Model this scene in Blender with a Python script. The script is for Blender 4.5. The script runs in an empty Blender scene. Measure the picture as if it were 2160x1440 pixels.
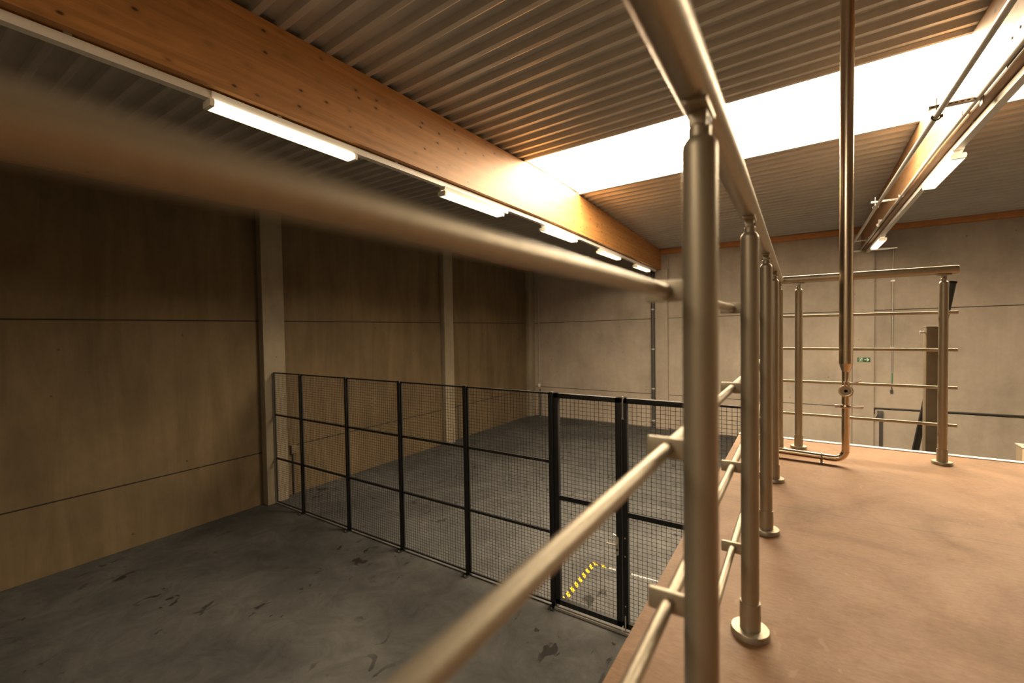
import bpy, bmesh, math, random
from mathutils import Vector, Matrix
random.seed(7)
PI = math.pi
SC = bpy.context.scene
COL = SC.collection
V3 = Vector

# ------------------------------------------------------------------ helpers
class MB:
    """collects shapes, then links them as ONE mesh object"""
    def __init__(s): s.v = []; s.f = []
    def add(s, vs, fs):
        o = len(s.v); s.v += [tuple(v) for v in vs]; s.f += [tuple(i + o for i in f) for f in fs]; return s
    def box(s, x0, x1, y0, y1, z0, z1):
        if x0 > x1: x0, x1 = x1, x0
        if y0 > y1: y0, y1 = y1, y0
        if z0 > z1: z0, z1 = z1, z0
        return s.add([(x0,y0,z0),(x1,y0,z0),(x1,y1,z0),(x0,y1,z0),(x0,y0,z1),(x1,y0,z1),(x1,y1,z1),(x0,y1,z1)],
              [(0,3,2,1),(4,5,6,7),(0,1,5,4),(1,2,6,5),(2,3,7,6),(3,0,4,7)])
    def sweep(s, pts, rad, n=20, caps=True):
        """round tube along a polyline, radius per point"""
        pts = [V3(p) for p in pts]
        if not hasattr(rad, '__len__'): rad = [rad] * len(pts)
        k = len(pts); rings = []
        t0 = (pts[1] - pts[0]).normalized()
        up = V3((0,0,1)) if abs(t0.z) < .9 else V3((1,0,0))
        a = t0.cross(up).normalized()
        for i in range(k):
            if i == 0: t = pts[1] - pts[0]
            elif i == k-1: t = pts[i] - pts[i-1]
            else: t = (pts[i+1]-pts[i]).normalized() + (pts[i]-pts[i-1]).normalized()
            t.normalize()
            a = (a - t * a.dot(t)).normalized(); b = t.cross(a)
            rings.append([pts[i] + (a*math.cos(2*PI*j/n) + b*math.sin(2*PI*j/n)) * rad[i] for j in range(n)])
        vs = [v for r in rings for v in r]; fs = []
        for i in range(k-1):
            for j in range(n):
                q = (j+1) % n
                fs.append((i*n+j, i*n+q, (i+1)*n+q, (i+1)*n+j))
        if caps:
            fs.append(tuple(range(n-1, -1, -1))); fs.append(tuple(range((k-1)*n, k*n)))
        return s.add(vs, fs)
    def cyl(s, p0, p1, r, n=20, r1=None): return s.sweep([p0, p1], [r, r if r1 is None else r1], n)
    def lathe(s, prof, c=(0,0), n=28, top=True, bot=True):
        """profile of (r,z) turned about a vertical axis"""
        vs = []; fs = []
        for r, z in prof:
            for j in range(n): vs.append((c[0]+r*math.cos(2*PI*j/n), c[1]+r*math.sin(2*PI*j/n), z))
        for i in range(len(prof)-1):
            for j in range(n):
                q = (j+1) % n
                fs.append((i*n+j, i*n+q, (i+1)*n+q, (i+1)*n+j))
        if bot: fs.append(tuple(range(n-1, -1, -1)))
        if top: fs.append(tuple(range((len(prof)-1)*n, len(prof)*n)))
        return s.add(vs, fs)
    def prism(s, poly, axis, a, b):
        """2D polygon extruded along an axis from a to b"""
        def P(u, w, t):
            return (t,u,w) if axis == 0 else (u,t,w) if axis == 1 else (u,w,t)
        n = len(poly)
        vs = [P(u,w,a) for u,w in poly] + [P(u,w,b) for u,w in poly]
        fs = [tuple(range(n-1,-1,-1)), tuple(range(n,2*n))] + [(i,(i+1)%n,n+(i+1)%n,n+i) for i in range(n)]
        return s.add(vs, fs)
    def move(s, d): s.v = [(x+d[0], y+d[1], z+d[2]) for x,y,z in s.v]; return s
    def rot(s, m, c=(0,0,0)):
        c = V3(c); s.v = [tuple(m @ (V3(v)-c) + c) for v in s.v]; return s
    def build(s, name, mat, parent=None, bevel=0, smooth=True, ang=.6):
        me = bpy.data.meshes.new(name)
        bm = bmesh.new()
        off = parent_off(parent)
        vs = [bm.verts.new((x-off[0], y-off[1], z-off[2])) for x,y,z in s.v]
        bm.verts.ensure_lookup_table()
        for f in s.f:
            try: bm.faces.new([vs[i] for i in f])
            except ValueError: pass
        bmesh.ops.recalc_face_normals(bm, faces=bm.faces[:])
        if bevel:
            es = [e for e in bm.edges if len(e.link_faces) == 2 and e.calc_face_angle(0) > .6]
            bmesh.ops.bevel(bm, geom=es, offset=bevel, segments=2, affect='EDGES', profile=.6, clamp_overlap=True)
        if smooth:
            for f in bm.faces: f.smooth = True
            for e in bm.edges:
                if len(e.link_faces) != 2 or e.calc_face_angle(0) > ang: e.smooth = False
        bm.to_mesh(me); bm.free()
        me.materials.append(mat)
        o = bpy.data.objects.new(name, me); COL.objects.link(o)
        if parent is not None: o.parent = parent
        return o

def parent_off(p):
    t = V3((0,0,0))
    while p is not None:
        t += p.location; p = p.parent
    return t
def tag(o, label, cat, group=None, kind=None):
    o['label'] = label; o['category'] = cat
    if group: o['group'] = group
    if kind: o['kind'] = kind
    return o
def thing(name, loc, label, cat, group=None):
    o = bpy.data.objects.new(name, None); COL.objects.link(o); o.location = loc
    o.empty_display_size = .1
    return tag(o, label, cat, group, 'thing')
def struct(o): o['kind'] = 'structure'; return o
def dup(root, loc, label=None):
    r = root.copy(); COL.objects.link(r); r.location = loc
    if label: r['label'] = label
    for ch in list(root.children):
        c = ch.copy(); COL.objects.link(c); c.parent = r
        for g in list(ch.children):
            d = g.copy(); COL.objects.link(d); d.parent = c
    return r

# ------------------------------------------------------------------ materials
def newmat(name):
    m = bpy.data.materials.new(name); m.use_nodes = True
    nt = m.node_tree; b = nt.nodes['Principled BSDF']
    return m, nt, b
def N(nt, t, **kw):
    n = nt.nodes.new(t)
    for k, v in kw.items():
        if k.startswith('i_'): n.inputs[k[2:].replace('_',' ')].default_value = v
        else: setattr(n, k, v)
    return n
def ramp(nt, src, stops):
    r = N(nt, 'ShaderNodeValToRGB'); e = r.color_ramp.elements
    while len(e) < len(stops): e.new(.5)
    for k, (p, c) in enumerate(stops):
        e[k].position = p; e[k].color = (c, c, c, 1) if not hasattr(c, '__len__') else (*c, 1)
    nt.links.new(src, r.inputs[0]); return r.outputs[0]
def coords(nt, scale, rot=(0,0,0)):
    g = N(nt, 'ShaderNodeNewGeometry'); mp = N(nt, 'ShaderNodeMapping')
    mp.inputs['Scale'].default_value = scale; mp.inputs['Rotation'].default_value = rot
    nt.links.new(g.outputs['Position'], mp.inputs[0]); return mp.outputs[0]
def noise(nt, vec, scale, detail=6, rough=.6, dist=0):
    n = N(nt, 'ShaderNodeTexNoise', i_Scale=scale, i_Detail=detail, i_Roughness=rough, i_Distortion=dist)
    nt.links.new(vec, n.inputs['Vector']); return n.outputs['Fac']
def mix(nt, fac, a, b, mode='MIX'):
    m = N(nt, 'ShaderNodeMix', data_type='RGBA', blend_type=mode)
    for s, val in ((0, fac), (6, a), (7, b)):
        if isinstance(val, (int, float)): m.inputs[s].default_value = val
        elif isinstance(val, tuple): m.inputs[s].default_value = (*val, 1)
        else: nt.links.new(val, m.inputs[s])
    return m.outputs[2]
def bump(nt, b, h, strength, dist=.01):
    n = N(nt, 'ShaderNodeBump', i_Strength=strength, i_Distance=dist)
    nt.links.new(h, n.inputs['Height']); nt.links.new(n.outputs[0], b.inputs['Normal'])

def m_plain(name, col, rough=.5, metal=0, var=0.0, scale=3, spec=.5):
    m, nt, b = newmat(name)
    b.inputs['Roughness'].default_value = rough; b.inputs['Metallic'].default_value = metal
    b.inputs['Specular IOR Level'].default_value = spec
    v = coords(nt, (1,1,1)); n = noise(nt, v, scale)
    lo = tuple(c*(1-var) for c in col); hi = tuple(min(1, c*(1+var)) for c in col)
    nt.links.new(ramp(nt, n, [(.3, lo), (.7, hi)]), b.inputs['Base Color'])
    return m
def m_emit(name, col, strength):
    m = bpy.data.materials.new(name); m.use_nodes = True; nt = m.node_tree
    for n in list(nt.nodes): nt.nodes.remove(n)
    o = N(nt, 'ShaderNodeOutputMaterial'); e = N(nt, 'ShaderNodeEmission', i_Strength=strength)
    e.inputs[0].default_value = (*col, 1); nt.links.new(e.outputs[0], o.inputs[0]); return m

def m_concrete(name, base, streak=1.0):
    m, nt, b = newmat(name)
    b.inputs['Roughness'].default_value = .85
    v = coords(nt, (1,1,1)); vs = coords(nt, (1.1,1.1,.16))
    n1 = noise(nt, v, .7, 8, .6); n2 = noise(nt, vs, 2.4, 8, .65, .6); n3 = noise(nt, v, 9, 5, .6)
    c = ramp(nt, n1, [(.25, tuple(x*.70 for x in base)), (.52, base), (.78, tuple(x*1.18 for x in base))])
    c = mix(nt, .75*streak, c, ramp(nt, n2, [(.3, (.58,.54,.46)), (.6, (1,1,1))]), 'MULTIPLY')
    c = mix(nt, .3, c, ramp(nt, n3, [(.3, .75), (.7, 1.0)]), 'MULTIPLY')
    # small dark pores
    vo = N(nt, 'ShaderNodeTexVoronoi', i_Scale=2.3); nt.links.new(v, vo.inputs['Vector'])
    c = mix(nt, 1, c, ramp(nt, vo.outputs['Distance'], [(.025, .45), (.05, 1.0)]), 'MULTIPLY')
    nt.links.new(c, b.inputs['Base Color'])
    bump(nt, b, noise(nt, v, 30, 6, .7), .12)
    return m
def m_floor():
    m, nt, b = newmat('hall_floor_concrete')
    v = coords(nt, (1,1,1))
    n1 = noise(nt, v, .55, 9, .62, .5); n2 = noise(nt, v, 2.2, 8, .7, 1.2); n3 = noise(nt, v, 14, 6, .7)
    c = ramp(nt, n1, [(.28, (.040,.041,.041)), (.52, (.080,.080,.079)), (.75, (.114,.113,.110))])
    c = mix(nt, .6, c, ramp(nt, n2, [(.35, (.5,.5,.5)), (.62, (1,1,1))]), 'MULTIPLY')
    c = mix(nt, .3, c, ramp(nt, n3, [(.3, .7), (.7, 1)]), 'MULTIPLY')
    # scuffs and dark drips, gathered in patches
    mk = noise(nt, coords(nt, (1,.55,1), (0,0,.5)), 5.5, 4, .55, .8)
    pt = noise(nt, v, .8, 2, .5)
    s = ramp(nt, mk, [(.62, 0.0), (.655, 1.0)]); pz = ramp(nt, pt, [(.46, 0.0), (.56, 1.0)])
    f = N(nt, 'ShaderNodeMath', operation='MULTIPLY'); nt.links.new(s, f.inputs[0]); nt.links.new(pz, f.inputs[1])
    c = mix(nt, f.outputs[0], c, (.018,.017,.016))
    nt.links.new(c, b.inputs['Base Color'])
    nt.links.new(ramp(nt, n2, [(.3, .8), (.7, .62)]), b.inputs['Roughness'])
    b.inputs['Specular IOR Level'].default_value = .2
    bump(nt, b, n3, .05)
    return m
def m_glulam(name, base, axis_scale=(1,1,1)):
    """lamellas 4 cm high running along Y, knots and grain"""
    m, nt, b = newmat(name)
    b.inputs['Roughness'].default_value = .55
    g = coords(nt, (3,.5,9)); n1 = noise(nt, g, 2.2, 8, .65, 1.0)
    c = ramp(nt, n1, [(.25, tuple(x*.72 for x in base)), (.5, base), (.78, tuple(x*1.22 for x in base))])
    fine = noise(nt, coords(nt, (20,.8,60)), 3.0, 4, .6)
    c = mix(nt, .35, c, ramp(nt, fine, [(.3, (.72,.6,.5)), (.65, (1,1,1))]), 'MULTIPLY')
    # lamella tone: steps in z, broken along y
    sep = N(nt, 'ShaderNodeSeparateXYZ'); ge = N(nt, 'ShaderNodeNewGeometry'); nt.links.new(ge.outputs['Position'], sep.inputs[0])
    dv = N(nt, 'ShaderNodeMath', operation='DIVIDE'); dv.inputs[1].default_value = .04; nt.links.new(sep.outputs['Z'], dv.inputs[0])
    fl = N(nt, 'ShaderNodeMath', operation='FLOOR'); nt.links.new(dv.outputs[0], fl.inputs[0])
    wn = N(nt, 'ShaderNodeTexWhiteNoise', noise_dimensions='1D'); nt.links.new(fl.outputs[0], wn.inputs['W'])
    c = mix(nt, .6, c, ramp(nt, wn.outputs['Value'], [(0, (.70,.62,.55)), (1, (1,1,1))]), 'MULTIPLY')
    # knots
    cb = N(nt, 'ShaderNodeCombineXYZ'); nt.links.new(sep.outputs['Y'], cb.inputs[0]); nt.links.new(sep.outputs['Z'], cb.inputs[1])
    mp = N(nt, 'ShaderNodeMapping'); mp.inputs['Scale'].default_value = (.72,1.25,1); nt.links.new(cb.outputs[0], mp.inputs[0])
    vo = N(nt, 'ShaderNodeTexVoronoi', i_Scale=4.6, i_Randomness=1.0, voronoi_dimensions='2D')
    nt.links.new(mp.outputs[0], vo.inputs['Vector'])
    sc = N(nt, 'ShaderNodeSeparateColor'); nt.links.new(vo.outputs['Color'], sc.inputs[0])
    k = ramp(nt, vo.outputs['Distance'], [(.035, 1.0), (.085, 0.0)])
    kk = N(nt, 'ShaderNodeMath', operation='MULTIPLY'); nt.links.new(k, kk.inputs[0])
    nt.links.new(ramp(nt, sc.outputs[0], [(.35, 0.0), (.55, 1.0)]), kk.inputs[1])
    c = mix(nt, kk.outputs[0], c, (.075,.025,.010))
    halo = ramp(nt, vo.outputs['Distance'], [(.05, .72), (.2, 1.0)])
    c = mix(nt, .7, c, halo, 'MULTIPLY')
    nt.links.new(c, b.inputs['Base Color'])
    return m
def m_plywood():
    m, nt, b = newmat('brown_film_plywood')
    v = coords(nt, (1,1,1))
    n1 = noise(nt, v, 2.3, 10, .68, .8)
    st = noise(nt, coords(nt, (5,26,1), (0,0,.12)), 4, 6, .7, .5)
    n3 = noise(nt, v, 45, 4, .7)
    c = ramp(nt, n1, [(.28, (.178,.096,.043)), (.5, (.274,.153,.074)), (.75, (.345,.202,.106))])
    c = mix(nt, .6, c, ramp(nt, st, [(.3, (.66,.56,.48)), (.62, (1,1,1))]), 'MULTIPLY')
    c = mix(nt, .6, c, ramp(nt, noise(nt, coords(nt, (14,60,1), (0,0,.1)), 4, 4, .7, .3), [(.35, (.62,.52,.45)), (.6, (1,1,1))]), 'MULTIPLY')
    c = mix(nt, .35, c, ramp(nt, n3, [(.3, .7), (.7, 1)]), 'MULTIPLY')
    # pale scratches
    sc = noise(nt, coords(nt, (2,1,1), (0,0,.9)), 7, 3, .5, 2.5)
    c = mix(nt, ramp(nt, sc, [(.70, 0.0), (.73, .14)]), c, (.62,.45,.31))
    # board seams every 1.25 m along y
    sep = N(nt, 'ShaderNodeSeparateXYZ'); ge = N(nt, 'ShaderNodeNewGeometry'); nt.links.new(ge.outputs['Position'], sep.inputs[0])
    a = N(nt, 'ShaderNodeMath', operation='ADD'); a.inputs[1].default_value = -2.27; nt.links.new(sep.outputs['Y'], a.inputs[0])
    p = N(nt, 'ShaderNodeMath', operation='PINGPONG'); p.inputs[1].default_value = .9; nt.links.new(a.outputs[0], p.inputs[0])
    c = mix(nt, 1, c, ramp(nt, p.outputs[0], [(.0, .55), (.004, 1.0)]), 'MULTIPLY')
    nt.links.new(c, b.inputs['Base Color'])
    nt.links.new(ramp(nt, n1, [(.3, .66), (.7, .52)]), b.inputs['Roughness'])
    b.inputs['Specular IOR Level'].default_value = .28
    bump(nt, b, st, .06)
    return m
def m_steel(name, col, rough, aniso_scale=(60,60,2), metal=1):
    m, nt, b = newmat(name)
    b.inputs['Metallic'].default_value = metal
    n = noise(nt, coords(nt, aniso_scale), 4, 4, .6)
    nt.links.new(ramp(nt, n, [(.3, tuple(x*.9 for x in col)), (.7, col)]), b.inputs['Base Color'])
    nt.links.new(ramp(nt, n, [(.3, rough*1.2), (.7, rough*.85)]), b.inputs['Roughness'])
    return m
def m_hazard():
    m, nt, b = newmat('yellow_black_tape')
    b.inputs['Roughness'].default_value = .6
    sep = N(nt, 'ShaderNodeSeparateXYZ'); ge = N(nt, 'ShaderNodeNewGeometry'); nt.links.new(ge.outputs['Position'], sep.inputs[0])
    a = N(nt, 'ShaderNodeMath', operation='ADD'); nt.links.new(sep.outputs['X'], a.inputs[0]); nt.links.new(sep.outputs['Y'], a.inputs[1])
    d = N(nt, 'ShaderNodeMath', operation='DIVIDE'); d.inputs[1].default_value = .122; nt.links.new(a.outputs[0], d.inputs[0])
    f = N(nt, 'ShaderNodeMath', operation='FRACT'); nt.links.new(d.outputs[0], f.inputs[0])
    st = ramp(nt, f.outputs[0], [(.48, (.85,.48,.01)), (.5, (.012,.012,.012))])
    nt.links.new(st, b.inputs['Base Color']); return m

M = dict(
    wall=m_concrete('shaded_precast_concrete', (.155,.112,.060)),  # left wall: its shade is put into this darkened base colour
    wallfar=m_concrete('painted_concrete', (.42,.36,.302), .35),
    walldark=m_concrete('rear_cladding', (.40,.36,.30), .3),
    col=m_concrete('concrete_column', (.30,.255,.185), .6),  # left columns: lowered with the left wall, shade mixed into the colour
    groove=m_plain('joint_mastic', (.02,.016,.012), .9),  # dark backing recessed in the wall panel joints
    floor=m_floor(),
    beam=m_glulam('glulam_spruce', (.47,.232,.074)),
    beam2=m_glulam('pale_glulam', (.34,.20,.10)),
    plate=m_glulam('timber_plate', (.56,.25,.08)),
    roof=m_plain('roof_sheet', (.51,.485,.44), .42, .3, .10, 1.2),
    ply=m_plywood(),
    steel=m_steel('brushed_rail_steel', (.385,.34,.262), .42, (60,60,2), .6),
    inox=m_steel('polished_pipe_steel', (.74,.63,.50), .22, (3,3,60)),
    dull=m_plain('galvanised_steel', (.50,.48,.44), .42, .85, .12, 20),
    trim=m_plain('pale_edge_metal', (.80,.76,.70), .4, .2, .05),
    black=m_plain('black_powder_coat', (.012,.012,.013), .5, 0, .15, 5),
    white=m_plain('white_enamel', (.74,.71,.66), .4, 0, .05),
    clear=m_plain('lamp_end_plastic', (.85,.80,.68), .3, 0, .05),
    tube=m_emit('lamp_diffuser_glow', (1.0,.82,.54), 2.0),
    sky=m_emit('daylight_glazing', (1.0,.795,.53), 42),
    skyfill=m_emit('rear_fill_glazing', (1.0,.80,.55), 17),  # glow of the added fill rooflight behind the camera
    bar=m_plain('glazing_bar_grey', (.42,.41,.40), .5, 0, .05),
    pvc=m_plain('dark_grey_pvc', (.06,.056,.052), .5, 0, .1),
    grey=m_plain('grey_conduit', (.42,.40,.36), .5, 0, .1),
    cable=m_plain('black_cable', (.035,.033,.03), .6, 0, .1),
    green=m_plain('safety_green', (.008,.09,.03), .5, 0, .05),
    signwhite=m_plain('sign_white', (.80,.85,.78), .5, 0, .03),
    greencable=m_plain('green_lead', (.02,.28,.12), .5, 0, .1),
    hazard=m_hazard(),
    line=m_plain('worn_white_line', (.62,.60,.56), .7, 0, .25, 30),
    box=m_plain('tan_crate', (.46,.36,.25), .7, 0, .08),
    column=m_plain('painted_steel_post', (.19,.15,.10), .5, .3, .15, 6),
    rubber=m_plain('black_plastic_tube', (.03,.028,.026), .6, 0, .1),
    dark=m_plain('bore_black', (.004,.004,.004), .9),
    joist=m_plain('dark_deck_steel', (.10,.095,.09), .5, .5, .1),
    chrome=m_plain('bright_handle_metal', (.66,.63,.58), .35, .45, .05),
)

# ------------------------------------------------------------------ room shell
XL, YF, XR, YB = -8.7, 14.7, 7.6, -5.0
def zr(y):
    return 6.07 - .026*(7.2-y) if y < 7.2 else 6.07 - .034*(y-7.2)
struct(MB().box(XL-.3, XR+.3, YB-.3, YF+.3, -.2, 0).build('floor', M['floor'], smooth=False))

def wall(name, mat, panels):
    mb = MB()
    for p in panels: mb.box(*p)
    return struct(mb.build(name, mat, smooth=False))
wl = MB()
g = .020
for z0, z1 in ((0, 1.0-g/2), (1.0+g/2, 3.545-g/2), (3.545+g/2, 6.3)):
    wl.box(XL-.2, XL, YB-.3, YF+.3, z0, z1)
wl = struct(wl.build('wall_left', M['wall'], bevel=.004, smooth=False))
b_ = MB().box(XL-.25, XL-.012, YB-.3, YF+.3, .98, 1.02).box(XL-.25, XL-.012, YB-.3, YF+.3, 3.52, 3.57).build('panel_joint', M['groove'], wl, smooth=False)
# far wall, its upper joint runs very slightly uphill to the right
wf = MB()
xa, xb = XL-.2, XR+.3
def zj(x): return 3.545 + .0112*(x-XL)
wf.box(xa, xb, YF, YF+.2, 0, 1.11-g/2)
wf.prism([(xa, 1.11+g/2), (xb, 1.11+g/2), (xb, zj(xb)-g/2), (xa, zj(xa)-g/2)], 1, YF, YF+.2)
wf.prism([(xa, zj(xa)+g/2), (xb, zj(xb)+g/2), (xb, 6.3), (xa, 6.3)], 1, YF, YF+.2)
wf = struct(wf.build('wall_far', M['wallfar'], smooth=False))
MB().box(xa, xb, YF+.012, YF+.25, 1.09, 1.13).prism([(xa, zj(xa)-.03), (xb, zj(xb)-.03), (xb, zj(xb)+.03), (xa, zj(xa)+.03)], 1, YF+.012, YF+.25).build('panel_joint', M['groove'], wf, smooth=False)
wall('wall_right', M['walldark'], [(XR, XR+.2, YB-.3, YF+.3, 0, 6.3)])
wall('wall_rear', M['walldark'], [(XL-.2, XR+.2, YB-.2, YB, 0, 6.3)])

# corrugated roof sheets: flutes run along X, skewed a touch like the rooflight edge
KSK = .048
PER = .2255
def sheets(name, x0, x1, ya, yb, skew=True, shape=((0, 0), (.048, 0), (.064, .006), (.082, .055), (.203, .055))):
    mb = MB(); prof = []
    y = ya; k = 0
    while y < yb - .02:
        for dy, dz in shape:
            yy = y + dy
            if yy <= yb: prof.append((yy, zr(min(yy, 99)) + dz))
        y += PER
    prof.append((yb, zr(yb)))
    sk = lambda x: -KSK*(x+1.2) if skew else 0
    n = len(prof); vs = []; fs = []
    for x in (x0, x1):
        for py, pz in prof: vs.append((x, py + sk(x), pz))
    t = .02
    for x in (x0, x1):
        for py, pz in prof: vs.append((x, py + sk(x), pz + t))
    for i in range(n-1):
        fs.append((i, i+1, n+i+1, n+i)); fs.append((2*n+i, 3*n+i, 3*n+i+1, 2*n+i+1))
        fs.append((i, 2*n+i, 2*n+i+1, i+1)); fs.append((n+i, n+i+1, 3*n+i+1, 3*n+i))
    fs.append((0, n, 3*n, 2*n)); fs.append((n-1, 3*n-1, 4*n-1, 2*n-1))
    mb.add(vs, fs)
    return struct(mb.build(name, M['roof'], smooth=False))
YN, YFAR = 6.09, 8.19
ny = int((YN - YB) / PER)
sheets('ceiling', -3.85, XR+.1, YN - ny*PER - .078 + .078, YN, True)
nf = 29
sheets('ceiling.001', -3.85, XR+.1, YFAR, YFAR + nf*PER, True, ((0, 0), (.075, 0), (.095, .07), (.200, .07)))
sheets('ceiling.003', 4.42, XR+.1, YN, YFAR, True)
sheets('ceiling.002', XL-.1, -3.87, YB, YB + PER*int((YF-YB)/PER), False)

# closure boards that fill the flutes over the left beam
cbm = MB()
for ya, yb in ((YB, 6.12), (8.36, YF)):
    cbm.prism([(ya, zr(ya)-.02), (yb, zr(yb)-.02), (yb, zr(yb)+.085), (ya, zr(ya)+.085)], 0, -3.868, -3.852)
cbm.prism([(6.12, 6.02), (8.36, 6.02), (8.36, 6.165), (6.12, 6.165)], 0, -3.868, -3.852)
struct(cbm.build('trim_1', M['joist'], smooth=False))

# ------------------------------------------------------------------ rooflight (barrel vault over the ridge)
def skl(x): return -KSK*(x+1.2)
def rooflight(name, x0, x1, label):
    t = thing(name, ((x0+x1)/2, 7.14, 6.06), label, 'skylight')
    zc = 6.16; n = 18
    def arc(x, dr=0):
        pts = []
        for i in range(n+1):
            a = PI*i/n
            pts.append((x, 7.14 + skl(x) - (1.05+dr)*math.cos(a), zc + (.42+dr)*math.sin(a)))
        return pts
    mb = MB()
    A, B = arc(x0), arc(x1)
    mb.add(A+B, [(i, i+1, n+1+i+1, n+1+i) for i in range(n)])
    mb.add(A, [tuple(range(n+1))]); mb.add(B, [tuple(range(n+1))])
    mb.build('glazing', M['sky'], t)
    for y0 in (YN, YFAR):
        d = .03 if y0 > 7 else -.03
        q = [(x0, y0+skl(x0)), (x1, y0+skl(x1)), (x1, y0+skl(x1)+d), (x0, y0+skl(x0)+d)]
        MB().prism(q, 2, 6.045, 6.17).build('curb', M['white'], t, smooth=False)
    for x, d in ((x0, -.03), (x1, .03)):
        MB().prism([(x, YN-.03+skl(x)), (x+d, YN-.03+skl(x)), (x+d, YFAR+.03+skl(x)), (x, YFAR+.03+skl(x))], 2, 6.068, 6.17).build('end_curb', M['white'], t, smooth=False)
    k = int((x1-x0)/1.05)
    for i in range(1, k):
        x = x0 + (x1-x0)*i/k
        MB().sweep(arc(x, -.02), .011, 8).build('glazing_bar', M['bar'], t)
    return t
rooflight('roof_skylight', -3.74, 1.38, 'long bright barrel skylight over the ridge between the two timber beams')
rooflight('roof_skylight', 1.56, 4.4, 'bright barrel skylight beyond the right timber beam, at the right edge')

# added rooflight, unseen behind the camera, to brighten the near post fronts
w1 = MB().box(-3.0, -.4, -3.7, -2.4, 5.70, 5.73).build('window_fill', M['skyfill'], smooth=False)
struct(w1)
struct(MB().box(-3.06, -3.0, -3.76, -2.34, 5.66, 5.80).box(-.4, -.34, -3.76, -2.34, 5.66, 5.80).box(-3.0, -.4, -3.76, -3.7, 5.66, 5.80).box(-3.0, -.4, -2.4, -2.34, 5.66, 5.80).build('window_fill_frame', M['white'], w1, smooth=False))

# ------------------------------------------------------------------ timber
def zsoff(y):
    P = [(-5.2, 5.12), (.7, 5.195), (7, 5.26), (14.7, 5.165)]
    for (a, za), (b, zb) in zip(P, P[1:]):
        if y <= b: return za + (zb-za)*(y-a)/(b-a)
    return P[-1][1]
def beam(name, x0, x1, label, dz=0):
    t = thing(name, ((x0+x1)/2, 7, 5.2), label, 'beam')
    ys = [YB, .7, 3, 5, 7.2, 9, 11, 13, YF]
    poly = [(y, zsoff(y)+dz) for y in ys] + [(y, zr(y)-.004) for y in reversed(ys)]
    MB().prism(poly, 0, x0, x1).build('glulam_body', M['beam'] if x0 < 0 else M['beam2'], t, smooth=False)
    return t
B1a, B1b = -3.95, -3.75
B2a, B2b = 1.37, 1.57
bm1 = beam('timber_beam', B1a, B1b, 'long orange glulam roof beam on the left with dark knots')
bm2 = beam('timber_beam', B2a, B2b, 'pale lit glulam roof beam at upper right carrying a steel pipe', .035)
# bolted steel plate on the right beam
sp = MB().box(B2a-.012, B2a, 4.3, 5.05, 5.27, 5.52).build('splice_plate', M['dull'], bm2, bevel=.003)
for y in (4.95, 4.8, 4.65):
    for z in (5.33, 5.46): MB().cyl((B2a-.02, y, z), (B2a-.012, y, z), .012, 8).build('bolt_head', M['chrome'], sp)
pf = MB().box(-3.74, XR, YF-.14, YF, 5.685, 5.80)
tag(MB().box(-3.74, B2a, YF-.14, YF, 5.675, 5.815).build('wall_plate_timber', M['plate'], smooth=False),
    'orange timber wall plate along the far wall between both beams', 'timber', None, 'thing')
tag(MB().box(B2b, XR, YF-.14, YF, 5.675, 5.815).build('wall_plate_timber', M['plate'], smooth=False),
    'orange timber wall plate along the far wall right of the right beam', 'timber', None, 'thing')
poly = [(YB, zr(YB)-.32), (7.2, zr(7.2)-.31), (YF, zr(YF)-.30), (YF, zr(YF)-.03), (7.2, zr(7.2)-.03), (YB, zr(YB)-.03)]
tag(MB().prism(poly, 0, XL, XL+.14).build('wall_plate_timber', M['plate'], smooth=False),
    'dark brown timber wall plate along the top of the left concrete wall', 'timber', None, 'thing')

# ------------------------------------------------------------------ concrete columns
def column(x0, x1, y0, y1, z1, mat, label):
    return tag(MB().box(x0, x1, y0, y1, 0, z1).build('concrete_column', mat, bevel=.012), label, 'column', None, 'thing')
column(XL, XL+.17, 4.42, 4.84, 5.66, M['col'], 'pale concrete column on the left wall at the end of the mesh fence')
column(XL, XL+.17, 9.54, 9.93, 5.74, M['col'], 'concrete column on the left wall behind the mesh fence, second from the camera')
column(XL, XL+.17, 14.30, YF-.01, 5.50, M['col'], 'dim concrete column in the far left corner of the hall')
column(-3.92, -3.53, YF-.12, YF, 5.16, M['wallfar'], 'concrete column on the far wall under the left beam')
column(1.19, 1.63, YF-.12, YF, 5.19, M['wallfar'], 'concrete column on the far wall with a green exit sign')

# ------------------------------------------------------------------ lighting trunking and lamps
def trunk(x, ya, yb, label):
    t = thing('lighting_trunking', (x, (ya+yb)/2, 5.2), label, 'trunking')
    mb = MB(); ys = [ya + (yb-ya)*i/8 for i in range(9)]
    dz = 0 if x < 0 else .035
    for a, b in zip(ys, ys[1:]):
        za, zb = zsoff(a)+dz-.075, zsoff(b)+dz-.075
        h = .062
        mb.add([(x-.033,a,za),(x+.033,a,za),(x+.033,a,za+h),(x-.033,a,za+h),(x-.033,b,zb),(x+.033,b,zb),(x+.033,b,zb+h),(x-.033,b,zb+h)],
               [(0,1,2,3),(7,6,5,4),(0,4,5,1),(1,5,6,2),(2,6,7,3),(3,7,4,0)])
    mb.build('rail_body', M['white'], t, smooth=False)
    y = ya + .4
    while y < yb:
        MB().box(x-.04, x+.04, y-.02, y+.02, zsoff(y)+dz-.014, zsoff(y)+dz).build('fixing_clip', M['dull'], t, smooth=False); y += 1.335
    return t
T1, T2 = -3.855, 1.475
trunk(T1, YB+.1, YF-.3, 'white lighting trunking under the left timber beam')
trunk(T2, YB+.1, YF-.3, 'white lighting trunking under the right timber beam')
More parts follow.
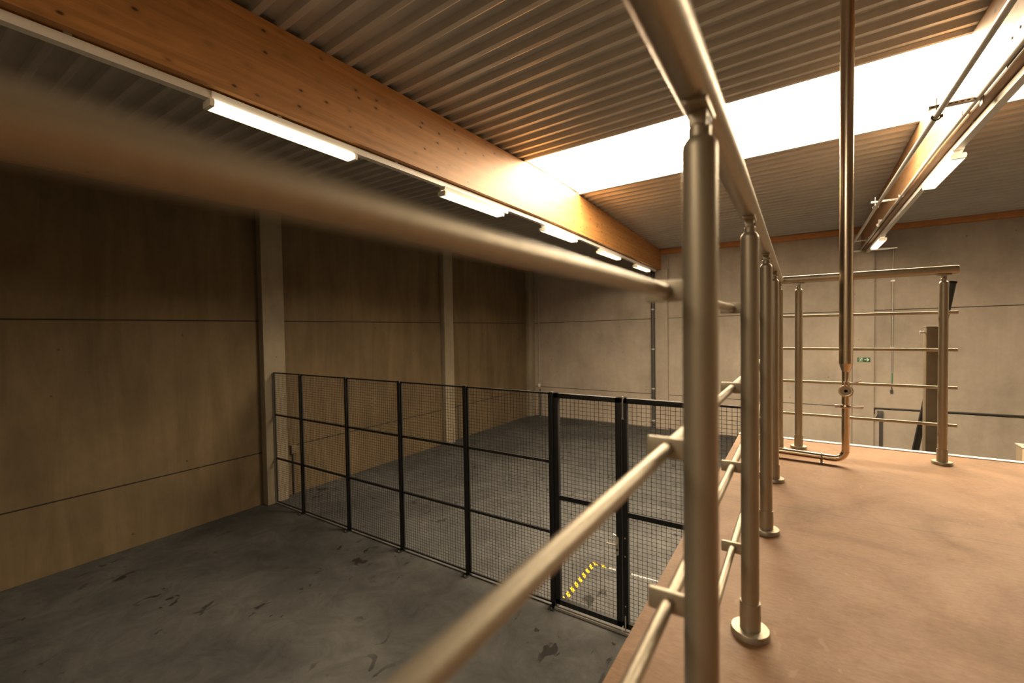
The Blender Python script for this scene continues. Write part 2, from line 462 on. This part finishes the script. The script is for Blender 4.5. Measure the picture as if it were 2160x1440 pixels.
def lamp(loc, label, group):
    x, y, z = loc
    t = thing('fluorescent_light', loc, label, 'light', group)
    L = 1.35
    # gear tray fixed to the trunking
    MB().prism([(x-.05, z-.0), (x+.05, z-.0), (x+.036, z-.045), (x-.036, z-.045)], 1, y+.02, y+L+.14).build('gear_tray', M['white'], t, smooth=False)
    poly = [(x-.058, z-.062), (x+.058, z-.062), (x+.066, z-.085), (x+.058, z-.118), (x-.058, z-.118), (x-.066, z-.085)]
    MB().prism(poly, 1, y+.03, y+L-.03).build('diffuser', M['tube'], t, smooth=False)
    for a, b in ((y, y+.03), (y+L-.03, y+L)):
        MB().prism(poly, 1, a, b).build('end_cap', M['clear'], t, smooth=False)
    for yy in (y+.07, y+L-.07):
        MB().box(x-.02, x+.02, yy-.012, yy+.012, z-.064, z-.04).build('mounting_clip', M['clear'], t, smooth=False)
    return t
zl = 5.186
l0 = lamp((T1, 1.62, zl), 'nearest and largest of the lit fluorescent lights under the left beam', 'fluorescent lights under the left beam')
for y, lab in ((4.30, 'second nearest lit fluorescent light under the left beam'),
               (6.97, 'third lit fluorescent light along the left beam, below the skylight end'),
               (9.62, 'fourth lit fluorescent light along the left beam, second from the far wall'),
               (12.27, 'small lit fluorescent light at the far wall end of the left beam')):
    dup(l0, (T1, y, zsoff(y)-.07), lab)
lr = dup(l0, (T2, 6.8, 5.23), 'larger lit fluorescent light under the right beam, near the skylight'); lr['group'] = 'fluorescent lights under the right beam'
lr2 = dup(l0, (T2, 12.0, 5.17), 'small lit fluorescent light under the far wall end of the right beam'); lr2['group'] = 'fluorescent lights under the right beam'

# ------------------------------------------------------------------ steel pipe hung along the right beam
pp = thing('ceiling_pipe', (1.07, 6, 5.23), 'long steel pipe hung on brackets along the right beam', 'pipe')
PTS = [(1.06, -1, 5.14), (1.06, 3, 5.21), (1.07, 5.6, 5.228), (1.07, 9.5, 5.237), (1.12, 13.8, 5.30), (1.12, YF-.02, 5.30)]
MB().sweep(PTS, .024, 16).build('pipe_run', M['dull'], pp)
for y, z in ((5.645, 5.305), (9.554, 5.34), (13.72, 5.345)):
    st = MB().box(1.013, B2a-.008, y-.02, y+.02, z-.012, z+.018)
    so = st.build('strut_arm', M['dull'], pp, bevel=.003)
    x = 1.03
    while x < B2a-.05:
        MB().box(x, x+.02, y-.0212, y-.0195, z-.002, z+.008).build('strut_slot', M['cable'], so, smooth=False); x += .04
    MB().box(B2a-.008, B2a, y-.035, y+.035, z-.06, z+.07).build('wall_bracket', M['dull'], so, bevel=.002)
    MB().cyl((1.07, y, z-.07), (1.07, y, z+.085), .005, 8).build('threaded_rod', M['dull'], pp)
    zz = z-.085 if y < 13 else z-.05
    ring = [(1.07+.03*math.cos(a), y, zz+.0+.03*math.sin(a)) for a in [2*PI*i/20 for i in range(21)]]
    cl = MB().sweep(ring, .007, 8, False)
    cl.box(1.03, 1.043, y-.012, y+.012, zz-.012, zz+.012).box(1.097, 1.115, y-.012, y+.012, zz-.012, zz+.012)
    cl.build('pipe_clamp', M['joist'], pp)
# second thin pipe at the lower edge of the right beam
ep = thing('conduit_pipe', (B2a-.03, 7, 5.3), 'thin conduit running along the bottom edge of the right beam', 'conduit')
MB().sweep([(B2a-.03, y, zsoff(y)+.035+.03) for y in (-1, .7, 3, 5, 7, 9, 11, 13, 14.5)], .020, 12).build('conduit_run', M['grey'], ep)
for y in (4.2, 6.0, 7.6, 9.2, 11, 12.8): MB().box(B2a-.055, B2a, y-.012, y+.012, zsoff(y)+.06, zsoff(y)+.088).build('saddle_clip', M['dull'], ep, smooth=False)
sn = thing('motion_sensor', (B2a, 11.35, 5.30), 'small white sensor on the side of the right beam near the far wall', 'sensor')
MB().cyl((B2a, 11.35, 5.33), (B2a-.05, 11.35, 5.33), .05, 16).build('sensor_body', M['white'], sn)
MB().lathe([(.0, 5.235), (.02, 5.24), (.032, 5.26), (.034, 5.285), (.025, 5.295)], (B2a-.05, 11.35), 16).build('sensor_head', M['clear'], sn)

# ------------------------------------------------------------------ mezzanine deck
ZD = 2.5
dk = thing('mezzanine_deck', (2, 0, ZD), 'brown plywood mezzanine deck with a pale metal strip along the far edge', 'mezzanine')
DX0, DX1, DY0, DY1 = -.372, 5.2, -4.2, 3.676
MB().box(DX0, DX1, DY0, DY1-.045, ZD-.035, ZD).build('deck_board', M['ply'], dk, bevel=.003)
MB().box(DX0, DX1, DY1-.041, DY1, ZD-.06, ZD+.006).build('edge_trim', M['trim'], dk, bevel=.002)
j = MB()
for x in (DX0+.08, 1.6, 3.4, DX1-.08): j.box(x-.05, x+.05, DY0+.02, DY1-.05, ZD-.235, ZD-.037)
for y in (DY0+.08, -1.5, 1.1, DY1-.13): j.box(DX0+.02, DX1-.02, y-.04, y+.04, ZD-.225, ZD-.04)
j.build('deck_joists', M['joist'], dk, smooth=False)
for x in (1.6, 5.1):
    for y in (-1.5, 3.4):
        MB().box(x-.06, x+.06, y-.06, y+.06, 0, ZD-.2).build('support_post', M['joist'], dk, bevel=.004)

# ------------------------------------------------------------------ guard railings
RP = .0212; RH = .0242; RM = .0088
ZH = 3.5985; ZT = 3.53
MID = (3.361, 3.1475, 2.932, 2.717)
MIDA = (3.348, 3.140, 2.932, 2.717)
def post_parts(px, py, root, out, along, mids):
    """post at (px,py); out = unit vector of the drop side, along = rail direction"""
    po = MB().cyl((px,py,ZD+.012), (px,py,ZT-.006), RP, 28).build('post', M['steel'], root)
    MB().lathe([(.046, ZD), (.046, ZD+.013), (.044, ZD+.016), (.0265, ZD+.016)], (px,py), 32).build('base_flange', M['steel'], po)
    MB().lathe([(.0245, ZD+.014), (.0245, ZD+.082), (.0235, ZD+.086), (.0215, ZD+.086)], (px,py), 28).build('base_sleeve', M['steel'], po)
    MB().lathe([(.0212, ZT-.006), (.0205, ZT-.001), (.0165, ZT+.006), (.0135, ZT+.008), (.0135, ZT+.020), (.010, ZT+.024)], (px,py), 28).build('post_cap', M['steel'], po)
    u = V3((along[0], along[1], 0)); w = V3((out[0], out[1], 0)); c = V3((px,py,0))
    # pivot fork and saddle plate under the handrail
    sd = MB()
    def obox(mb, a0, a1, b0, b1, z0, z1):
        P = [c + u*a + w*b for a, b in ((a0,b0),(a1,b0),(a1,b1),(a0,b1))]
        mb.add([(p.x,p.y,z0) for p in P] + [(p.x,p.y,z1) for p in P], [(0,3,2,1),(4,5,6,7),(0,1,5,4),(1,2,6,5),(2,3,7,6),(3,0,4,7)])
    obox(sd, -.0105, .0105, -.0105, .0105, ZT+.018, ZT+.040)
    obox(sd, -.031, .031, -.014, .014, ZH-RH-.005, ZH-RH+.002)
    sd.build('saddle', M['steel'], po, bevel=.0015)
    p = c - w*.0105; q = c + w*.0130; p = c - w*.0130
    MB().cyl((p.x,p.y,ZT+.028), (q.x,q.y,ZT+.028), .0042, 10).build('pivot_screw', M['joist'], po)
    for z in mids:
        br = MB()
        # plate standing across the rail, rounded at its outer end
        prof = [(RP-.003, -.014), (.066, -.014), (.0675, -.0125), (.068, 0), (.0675, .0125), (.066, .014), (RP-.003, .014)]
        k = len(prof); vs = []
        for a in (-.004, .004):
            for b, dz in prof:
                p = c + u*a + w*b; vs.append((p.x, p.y, z+dz))
        br.add(vs, [tuple(range(k-1,-1,-1)), tuple(range(k,2*k))] + [(i,(i+1)%k,k+(i+1)%k,k+i) for i in range(k)])
        br.build('rail_bracket', M['steel'], po, bevel=.0012)
    return po
OFF = .041
XA, YBR = -.105, 3.41
ra = thing('guard_railing', (XA, 1.9, ZD), 'near steel guard railing running along the left edge of the deck', 'railing')
MB().sweep([(XA-.004,-1.0,ZH), (XA-.002,YBR-.012,ZH), (XA,YBR-.002,ZH), (XA,YBR+.004,ZH)], [RH,RH,RH*.93,RH*.6], 32).build('handrail', M['steel'], ra)
for z in MIDA:
    MB().sweep([(XA-OFF,-1.0,z), (XA-OFF,YBR+OFF-.012,z)], RM, 18).build('mid_rail', M['steel'], ra)
for y in (.60, 1.276, 1.95, 2.625, 3.30):
    post_parts(XA, y, ra, (-1,0), (0,1), MIDA)
rb = thing('guard_railing', (.3, YBR, ZD), 'short far steel guard railing with two posts at the end of the deck', 'railing')
MB().sweep([(XA+.010,YBR,ZH), (XA+.013,YBR,ZH), (XA+.022,YBR,ZH), (.735,YBR,ZH), (.7435,YBR,ZH), (.746,YBR,ZH)], [RH*.6,RH*.92,RH,RH,RH*.93,RH*.75], 32).build('handrail', M['steel'], rb)
for z in MID:
    MB().sweep([(XA-OFF+.014,YBR+OFF,z), (.752,YBR+OFF,z)], RM, 18).build('mid_rail', M['steel'], rb)
for x in (.0, .684):
    post_parts(x, YBR, rb, (0,1), (1,0), MID)

# ------------------------------------------------------------------ standing process pipe on the deck
PX, PY = .223, 3.1
sp_ = thing('steel_pipe', (PX, PY, ZD), 'shiny vertical steel pipe with clamps standing on the deck before the far railing', 'pipe')
MB().lathe([(.0325, 3.082), (.0325, zr(PY)+.03)], (PX,PY), 32).build('upper_tube', M['inox'], sp_)
MB().lathe([(.019, 3.036), (.0325, 3.082)], (PX,PY), 32, False, False).build('reducer', M['inox'], sp_)
path = [(PX,PY,3.036), (PX,PY,2.60)]
R = .055; zc = 2.535
for i in range(1, 9):
    a = PI/2*i/8
    path.append((PX - R + R*math.cos(a), PY + .004*i/8, zc + R - R*math.sin(a)))
path.append((-.165, PY+.03, zc+.004))
MB().sweep(path, .019, 24).build('lower_tube', M['inox'], sp_)
MB().lathe([(.0205, 2.58), (.0205, 2.583)], (PX,PY), 24).build('weld_band', M['inox'], sp_)
# capped tee branch facing the camera
dirn = V3((-.07, -1, .05)).normalized()
tc = V3((PX, PY, 2.928))
te = MB().cyl(tc, tc + dirn*.030, .019, 24).build('tee_branch', M['inox'], sp_)
def ringmb(c, d, r, w, t):
    a = d.cross(V3((0,0,1))).normalized(); b = a.cross(d)
    vs = []; n = 32; fs = []
    for rr, hh in ((r-w, 0), (r, 0), (r, t), (r-w, t)):
        for k in range(n): vs.append(c + d*hh + (a*math.cos(2*PI*k/n) + b*math.sin(2*PI*k/n))*rr)
    for q in range(4):
        for k in range(n): fs.append((q*n+k, q*n+(k+1)%n, ((q+1)%4)*n+(k+1)%n, ((q+1)%4)*n+k))
    return MB().add(vs, fs)
cl1 = ringmb(tc + dirn*.020, dirn, .0345, .011, .017).build('tee_clamp', M['inox'], sp_, bevel=.002)
ringmb(tc + dirn*.026, dirn, .0235, .015, .008).build('ferrule_face', M['steel'], te)
MB().cyl(tc + dirn*.027, tc + dirn*.0315, .0095, 20).build('bore', M['dark'], te)
def wingnut(base, d1, parent, flip=1):
    s = MB(); base = V3(base)
    s.cyl(base, base + d1*.030, .0042, 10)
    s.sweep([base + d1*.014, base + d1*.028 + V3((0,0,.004)), base + d1*.055 + V3((0,0,.014*flip))], [.005,.006,.0065], 10)
    s.sweep([base + d1*.014, base + d1*.050 + V3((0,0,-.004))], [.005,.0045], 10)
    return s.build('wing_nut', M['chrome'], parent)
for dx in (-.006, .007):
    pass
MB().box(PX-.012, PX-.002, PY-.045, PY-.025, 2.957, 2.985).build('clamp_lug', M['inox'], cl1, bevel=.002)
MB().box(PX+.004, PX+.014, PY-.045, PY-.025, 2.957, 2.985).build('clamp_lug', M['inox'], cl1, bevel=.002)
wingnut((PX+.010, PY-.035, 2.974), V3((1,0,.12)).normalized(), cl1)
cl2 = MB().lathe([(.019, 2.828), (.0265, 2.830), (.029, 2.836), (.029, 2.842), (.0265, 2.848), (.019, 2.850)], (PX,PY), 32).build('pipe_clamp', M['inox'], sp_)
wingnut((PX+.024, PY-.012, 2.839), V3((1,-.1,0)).normalized(), cl2, .5)
MB().box(PX-.050, PX-.024, PY-.020, PY-.008, 2.832, 2.848).cyl((PX-.052,PY-.014,2.842), (PX-.04,PY-.014,2.842), .007, 10).build('clamp_hinge', M['chrome'], cl2, bevel=.002)
ft = MB().cyl((.112, PY+.010, ZD), (.112, PY+.010, zc-.017), .0075, 12)
ft.lathe([(.016, ZD), (.016, ZD+.003), (.008, ZD+.005)], (.112, PY+.010), 16)
ft = ft.build('support_foot', M['inox'], sp_)
MB().sweep([(.112, PY+.010+.0225*math.cos(a), zc+.0225*math.sin(a)) for a in [2*PI*i/24 for i in range(25)]], .004, 8, False).build('foot_clamp', M['steel'], ft)

# ------------------------------------------------------------------ mesh fence
FY = 4.584
FZ0, FZ1 = .032, 2.555
def wires(mb, x0, x1, z0, z1, y=FY, px=.0455, pz=.0405, r=.0018):
    n = max(2, round((x1-x0)/px)); m = max(2, round((z1-z0)/pz))
    for i in range(1, n):
        x = x0 + (x1-x0)*i/n; mb.box(x-r, x+r, y-r, y+r, z0, z1)
    for k in range(1, m):
        z = z0 + (z1-z0)*k/m; mb.box(x0, x1, y+r, y+3*r, z-r, z+r)
def fence_post(x, label):
    t = thing('fence_post', (x, FY, 0), label, 'fence post', 'black posts of the mesh fence')
    MB().box(x-.025, x+.025, FY-.03, FY+.02, .006, 2.565).build('upright', M['black'], t, bevel=.003)
    MB().box(x-.045, x+.045, FY-.11, FY+.05, 0, .007).build('foot_plate', M['black'], t, bevel=.002)
    b = MB()
    b.cyl((x, FY-.085, .006), (x, FY-.085, .02), .010, 8)
    b.build('anchor_bolt', M['dull'], t)
    return t
POSTS = [(-7.606, 'black fence post next to the left end panel, closest to the wall'),
         (-6.290, 'second black fence post from the left wall'),
         (-5.020, 'third black fence post from the left wall, in the middle of the fence'),
         (-3.748, 'fourth black fence post from the left wall, one panel left of the gate'),
         (-2.440, 'black fence post on which the gate hangs')]
for x, lab in POSTS: fence_post(x, lab)
fence_post(-.800, 'black fence post right of the gate, hidden behind the near railing post')
def fence_panel(x0, x1, label):
    t = thing('mesh_fence', ((x0+x1)/2, FY, 0), label, 'fence panel', 'black wire mesh fence panels')
    f = MB(); w = .020
    f.box(x0, x1, FY-.012, FY+.012, FZ1-w, FZ1).box(x0, x1, FY-.012, FY+.012, FZ0, FZ0+w)
    f.box(x0, x0+w, FY-.012, FY+.012, FZ0, FZ1).box(x1-w, x1, FY-.012, FY+.012, FZ0, FZ1)
    f.build('frame', M['black'], t, smooth=False)
    for z in (.888, 1.733):
        MB().box(x0+w, x1-w, FY-.014, FY+.01, z-.016, z+.016).build('cross_bar', M['black'], t, smooth=False)
    mb = MB(); wires(mb, x0+w, x1-w, FZ0+w, FZ1-w)
    mb.build('wire_mesh', M['black'], t, smooth=False)
    return t
xs = [-8.50] + [p[0] for p in POSTS]
LAB = ['narrow black mesh fence panel against the left wall column', 'first full black mesh panel right of the narrow end panel',
       'black mesh fence panel second in the row of full panels', 'black mesh fence panel third in the row of full panels', 'black mesh fence panel directly left of the gate']
for i in range(5):
    a = xs[i] + (.0 if i == 0 else .027); b = xs[i+1] - .027
    fence_panel(a, b, LAB[i])
fence_panel(-.772, -.235, 'black mesh fence panel glimpsed between the first two railing posts')
def gate(x0, x1, zmid, label):
    t = thing('fence_gate', ((x0+x1)/2, FY, 0), label, 'gate')
    z0, z1 = .055, 2.555; w = .058
    f = MB()
    f.box(x0, x1, FY-.03, FY+.03, z1-.055, z1).box(x0, x1, FY-.03, FY+.03, z0, z0+.06)
    f.box(x0, x0+w, FY-.03, FY+.03, z0, z1).box(x1-w, x1, FY-.03, FY+.03, z0, z1)
    f.build('frame', M['black'], t, bevel=.003)
    MB().box(x0+w, x1-w, FY-.025, FY+.02, zmid-.026, zmid+.026).build('cross_bar', M['black'], t, smooth=False)
    mb = MB(); wires(mb, x0+w, x1-w, z0+.06, z1-.055, FY, .050, .045)
    mb.build('wire_mesh', M['black'], t, smooth=False)
    return t, x0, x1
g1, a, b = gate(-2.408, -1.602, 1.33, 'black mesh gate leaf with a silver lever lock beside the near railing')
lk = MB().prism([(-1.664,.85), (-1.655,.838), (-1.638,.838), (-1.629,.85), (-1.629,1.03), (-1.638,1.042), (-1.655,1.042), (-1.664,1.03)], 1, FY-.038, FY-.03).build('lock_plate', M['chrome'], g1)
MB().cyl((-1.645,FY-.034,.965), (-1.645,FY-.075,.965), .009, 12).cyl((-1.645,FY-.072,.965), (-1.755,FY-.072,.962), .008, 12).build('lever_handle', M['chrome'], lk)
MB().cyl((-1.645,FY-.034,.90), (-1.645,FY-.044,.90), .012, 12).build('lock_cylinder', M['joist'], lk)
MB().cyl((-1.645,FY+.03,.965), (-1.645,FY+.09,.965), .009, 12).cyl((-1.645,FY+.09,.965), (-1.74,FY+.09,1.0), .008, 12).build('rear_handle', M['chrome'], lk)
g2, a, b = gate(-1.588, -.832, 1.30, 'black mesh gate leaf right of the lock, partly hidden by the near railing post')
MB().cyl((-1.572,FY-.038,2.34), (-1.572,FY-.038,2.575), .008, 10).cyl((-1.572,FY-.038,2.33), (-1.572,FY-.038,2.345), .013, 10).build('shoot_bolt', M['chrome'], g2)
MB().cyl((-1.560,FY-.038,.035), (-1.560,FY-.038,.20), .008, 10).build('drop_bolt', M['chrome'], g2)
for z in (1.045, .845, .30): MB().cyl((-1.56,FY-.03,z), (-1.56,FY-.034,z), .008, 10).build('screw_head', M['chrome'], g2)
tag(MB().box(-2.41, -1.30, FY-.065, FY-.03, 0, .03).build('threshold_bar', M['grey'], bevel=.004),
    'grey threshold bar on the floor below the gate', 'threshold', None, 'thing')

# ------------------------------------------------------------------ tape on the floor
def strip(p0, p1, w):
    p0, p1 = V3(p0), V3(p1); d = (p1-p0).normalized(); n = V3((-d.y, d.x, 0))*w/2
    return MB().prism([tuple((p0-n)[:2]), tuple((p1-n)[:2]), tuple((p1+n)[:2]), tuple((p0+n)[:2])], 2, .0008, .0022)
hz = strip((-2.395, 4.66, 0), (-2.41, 5.735, 0), .068)
hz.v += []
h2 = strip((-2.385, 5.712, 0), (-2.20, 5.712, 0), .045)
hz.add(h2.v, h2.f)
tag(hz.build('hazard_tape', M['hazard'], smooth=False), 'yellow and black hazard tape on the floor behind the gate', 'tape', None, 'thing')
tag(strip((-2.195, 5.715, 0), (-2.09, 5.715, 0), .03).build('floor_line', M['line'], smooth=False), 'short worn white line continuing the hazard tape', 'floor marking', None, 'thing')
tag(strip((-1.88, 5.722, 0), (-1.40, 5.730, 0), .03).build('floor_line', M['line'], smooth=False), 'worn white floor line right of the gate middle, running under the deck', 'floor marking', None, 'thing')

# ------------------------------------------------------------------ services on the far wall
YW = YF
dp = thing('downpipe', (-4.012, YW-.08, 0), 'dark grey downpipe on the far wall left of the column', 'pipe')
MB().cyl((-4.012,YW-.075,.0), (-4.012,YW-.075,5.15), .055, 20).build('pipe_run', M['pvc'], dp)
for z in (.25, 1.3, 2.6, 3.9): MB().cyl((-4.012,YW-.075,z-.02), (-4.012,YW-.075,z+.02), .062, 20).box(-4.03, -3.99, YW-.03, YW, z-.02, z+.02).build('pipe_bracket', M['grey'], dp)
cd = thing('wall_conduit', (-8.34, YW, 1.2), 'thin pale conduit with a small socket in the far left corner', 'conduit')
MB().cyl((-8.345,YW-.02,1.2), (-8.345,YW-.02,4.9), .013, 10).build('conduit_run', M['grey'], cd)
MB().box(-8.395, -8.315, YW-.055, YW, 1.10, 1.22).build('socket', M['white'], cd, bevel=.008)
tag(MB().cyl((-8.31,YW-.035,0), (-8.31,YW-.035,1.02), .026, 12).build('corner_pipe', M['pvc']), 'short dark standpipe below the socket in the far left corner', 'pipe', None, 'thing')
hc = thing('wall_conduit', (2.0, YW, 3.5), 'steel conduit dropping down the far wall right of the exit sign column', 'conduit')
MB().box(1.05, 2.06, YW-.17, YW-.12, 5.185, 5.225).box(1.95, 2.06, YW-.13, YW, 5.185, 5.225).build('cable_tray', M['dull'], hc, smooth=False)
MB().cyl((2.0,YW-.03,2.05), (2.0,YW-.03,5.19), .014, 12).build('conduit_run', M['dull'], hc)
MB().cyl((1.999,YW-.03,1.80), (2.0,YW-.03,2.05), .010, 10).build('green_lead', M['greencable'], hc)
MB().sweep([(1.999,YW-.03,1.80), (1.985,YW-.04,1.70), (2.0,YW-.04,1.62), (1.99,YW-.04,1.55)], .009, 8).box(1.965, 2.015, YW-.06, YW-.02, 1.54, 1.62).build('hanging_plug', M['cable'], hc)
for z in (4.40, 3.55, 2.7): MB().box(1.96, 2.04, YW-.045, YW, z-.02, z+.02).build('conduit_clip', M['chrome'], hc, smooth=False)
sg = thing('exit_sign', (1.42, YW-.12, 2.38), 'green emergency exit sign with arrow on the far wall column', 'sign')
yS = YW-.12
MB().box(1.288, 1.552, yS-.012, yS, 2.327, 2.443).build('sign_panel', M['green'], sg, bevel=.002)
ar = MB()
ya_, yb_ = yS-.0155, yS-.012
ar.prism([(1.43,2.378), (1.495,2.378), (1.495,2.392), (1.43,2.392)], 1, ya_, yb_)
ar.prism([(1.475,2.345), (1.49,2.345), (1.533,2.385), (1.49,2.425), (1.475,2.425), (1.505,2.385)], 1, ya_, yb_)
ar.build('arrow', M['signwhite'], sg, smooth=False)
rm = MB()
rm.box(1.318, 1.324, ya_, yb_, 2.345, 2.43).box(1.318, 1.40, ya_, yb_, 2.424, 2.43).box(1.394, 1.40, ya_, yb_, 2.338, 2.43).box(1.318, 1.40, ya_, yb_, 2.338, 2.344)
rm.lathe([(.009, 0), (.009, .0035)], (0,0), 12)
# head disc turned to face the hall
hd = MB().cyl((1.372, yb_, 2.412), (1.372, ya_, 2.412), .009, 12)
rm = MB().box(1.318, 1.324, ya_, yb_, 2.345, 2.43).box(1.318, 1.40, ya_, yb_, 2.424, 2.43).box(1.394, 1.40, ya_, yb_, 2.338, 2.43).box(1.318, 1.40, ya_, yb_, 2.338, 2.344)
rm.add(hd.v, hd.f)
for P in ([(1.35,2.40), (1.372,2.398), (1.366,2.37), (1.352,2.374)], [(1.352,2.376), (1.362,2.374), (1.345,2.348), (1.334,2.350)], [(1.358,2.376), (1.366,2.37), (1.386,2.352), (1.378,2.348)],
          [(1.35,2.40), (1.353,2.393), (1.334,2.384), (1.332,2.391)], [(1.368,2.398), (1.370,2.390), (1.388,2.392), (1.388,2.398)]):
    rm.prism(P, 1, ya_, yb_)
rm.build('running_figure', M['signwhite'], sg, smooth=False)
jb = thing('junction_box', (1.77, YW, .95), 'grey junction box with a drop pipe low on the far wall beside the sign column', 'junction box')
MB().box(1.715, 1.825, YW-.10, YW, .86, 1.06).build('box_body', M['joist'], jb, bevel=.006)
MB().cyl((1.785,YW-.045,0), (1.785,YW-.045,.87), .036, 14).build('drop_pipe', M['pvc'], jb)
MB().sweep([(1.20,YW-.15,.885), (1.62,YW-.15,.86), (1.66,YW-.14,.87), (1.72,YW-.06,.95)], .014, 8).build('feed_cable', M['cable'], jb)
tag(MB().sweep([(1.645,YW-.02,.98), (1.645,YW-.02,1.10), (1.68,YW-.02,1.125), (4.5,YW-.02,1.16), (7.4,YW-.02,1.16)], .020, 10).build('wall_cable', M['cable']),
    'black cable running along the lower joint of the far wall at right', 'cable', None, 'thing')
ws = thing('wall_socket', (XL, 5.03, .93), 'small brown socket box with a dropped lead behind the narrow fence panel', 'socket')
MB().box(XL, XL+.07, 4.975, 5.085, .85, 1.02).build('socket_body', M['column'], ws, bevel=.006)
MB().cyl((XL+.025,5.03,.0), (XL+.025,5.03,.86), .016, 10).build('drop_lead', M['pvc'], ws)
tag(MB().cyl((XL+.03,10.25,.0), (XL+.03,10.25,1.05), .018, 10).build('wall_lead', M['pvc']), 'thin dark lead on the left wall right of the second column, behind the mesh', 'cable', None, 'thing')
hk = MB().cyl((-3.47,YF-.05,5.20), (-3.47,YF-.05,5.5), .012, 8).cyl((-3.53,YF-.05,5.20), (-3.53,YF-.05,5.5), .012, 8).box(-3.56, -3.44, YF-.08, YF-.02, 5.19, 5.215)
tag(hk.build('beam_hanger', M['grey']), 'small steel hanger where the left beam meets the far wall', 'bracket', None, 'thing')

# ------------------------------------------------------------------ things standing beyond the deck
sc_ = thing('steel_column', (.82, 4.3, 0), 'tan square steel post behind the far railing with a bolt at its top', 'post')
MB().box(.766, .872, 4.26, 4.36, 0, 3.275).build('post_body', M['column'], sc_, bevel=.006)
MB().box(.764, .874, 4.258, 4.362, 3.275, 3.281).build('top_plate', M['dull'], sc_, smooth=False)
MB().cyl((.768,4.28,3.236), (.738,4.28,3.236), .006, 10).cyl((.742,4.28,3.236), (.734,4.28,3.236), .011, 8).build('side_bolt', M['chrome'], sc_)
lt = thing('leaning_tube', (.40, 4.46, 0), 'dark plastic tube leaning behind the steel post with its open end up', 'tube')
p0 = V3((.385, 4.47, 0.003)); p1 = V3((.930, 4.40, 3.600))
MB().sweep([p0, p1], .0215, 20).build('tube_body', M['rubber'], lt)
dd = (p1-p0).normalized()
MB().cyl(p1 - dd*.012, p1 + dd*.002, .0240, 20).build('tube_rim', M['dark'], lt)
bx = thing('open_crate', (3.6, 11, 0), 'tan open crate standing below at the right edge beyond the deck', 'crate')
x0, x1, y0, y1, h = 3.06, 4.2, 10.5, 10.75, 1.25
MB().box(x0, x1, y0, y0+.03, 0, h).box(x0, x1, y1-.03, y1, 0, h).box(x0, x0+.03, y0+.03, y1-.03, 0, h).box(x1-.03, x1, y0+.03, y1-.03, 0, h).box(x0, x1, y0, y1, 0, .04).build('crate_walls', M['box'], bx, smooth=False)
MB().box(x0-.012, x1+.012, y0-.012, y0+.035, h, h+.02).box(x0-.012, x1+.012, y1-.035, y1+.012, h, h+.02).box(x0-.012, x0+.035, y0+.03, y1-.03, h, h+.02).box(x1-.035, x1+.012, y0+.03, y1-.03, h, h+.02).build('crate_rim', M['trim'], bx, smooth=False)

# ------------------------------------------------------------------ camera (fitted to the photograph's vanishing points)
yaw, pit, rol, f = -0.57798673, 0.02615673, -0.01549795, 927.57568
def Rm(y, p, r):
    cy, sy = math.cos(y), math.sin(y); cp, sp = math.cos(p), math.sin(p); cr, sr = math.cos(r), math.sin(r)
    Rz = Matrix(((cy,-sy,0),(sy,cy,0),(0,0,1))); Bs = Matrix(((1,0,0),(0,0,-1),(0,1,0)))
    Rx = Matrix(((1,0,0),(0,cp,-sp),(0,sp,cp))); Rr = Matrix(((cr,-sr,0),(sr,cr,0),(0,0,1)))
    return Rr @ Rx @ Bs @ Rz
m = Rm(yaw, pit, rol)
cam = bpy.data.cameras.new('camera'); co = bpy.data.objects.new('camera', cam); COL.objects.link(co)
rx, ry, rz = m[0], -m[1], -m[2]
co.matrix_world = Matrix(((rx[0],ry[0],rz[0],0), (rx[1],ry[1],rz[1],0), (rx[2],ry[2],rz[2],3.3), (0,0,0,1)))
cam.sensor_fit = 'HORIZONTAL'; cam.sensor_width = 36; cam.lens = f/2160*36
cam.clip_start = .005; cam.clip_end = 100
cam.dof.use_dof = True; cam.dof.focus_distance = 2.9; cam.dof.aperture_fstop = 2.5
SC.camera = co

# ------------------------------------------------------------------ world and view
w = bpy.data.worlds.new('world'); SC.world = w; w.use_nodes = True
w.node_tree.nodes['Background'].inputs[0].default_value = (.75,.62,.48,1)
w.node_tree.nodes['Background'].inputs[1].default_value = .15
SC.view_settings.view_transform = 'Standard'; SC.view_settings.look = 'None'
SC.view_settings.exposure = .08; SC.view_settings.gamma = 1; SC.view_settings.use_curve_mapping = False
SC.cycles.max_bounces = 10; SC.cycles.diffuse_bounces = 6; SC.cycles.glossy_bounces = 4
SC.cycles.use_denoising = True
SC.cycles.sample_clamp_indirect = 8
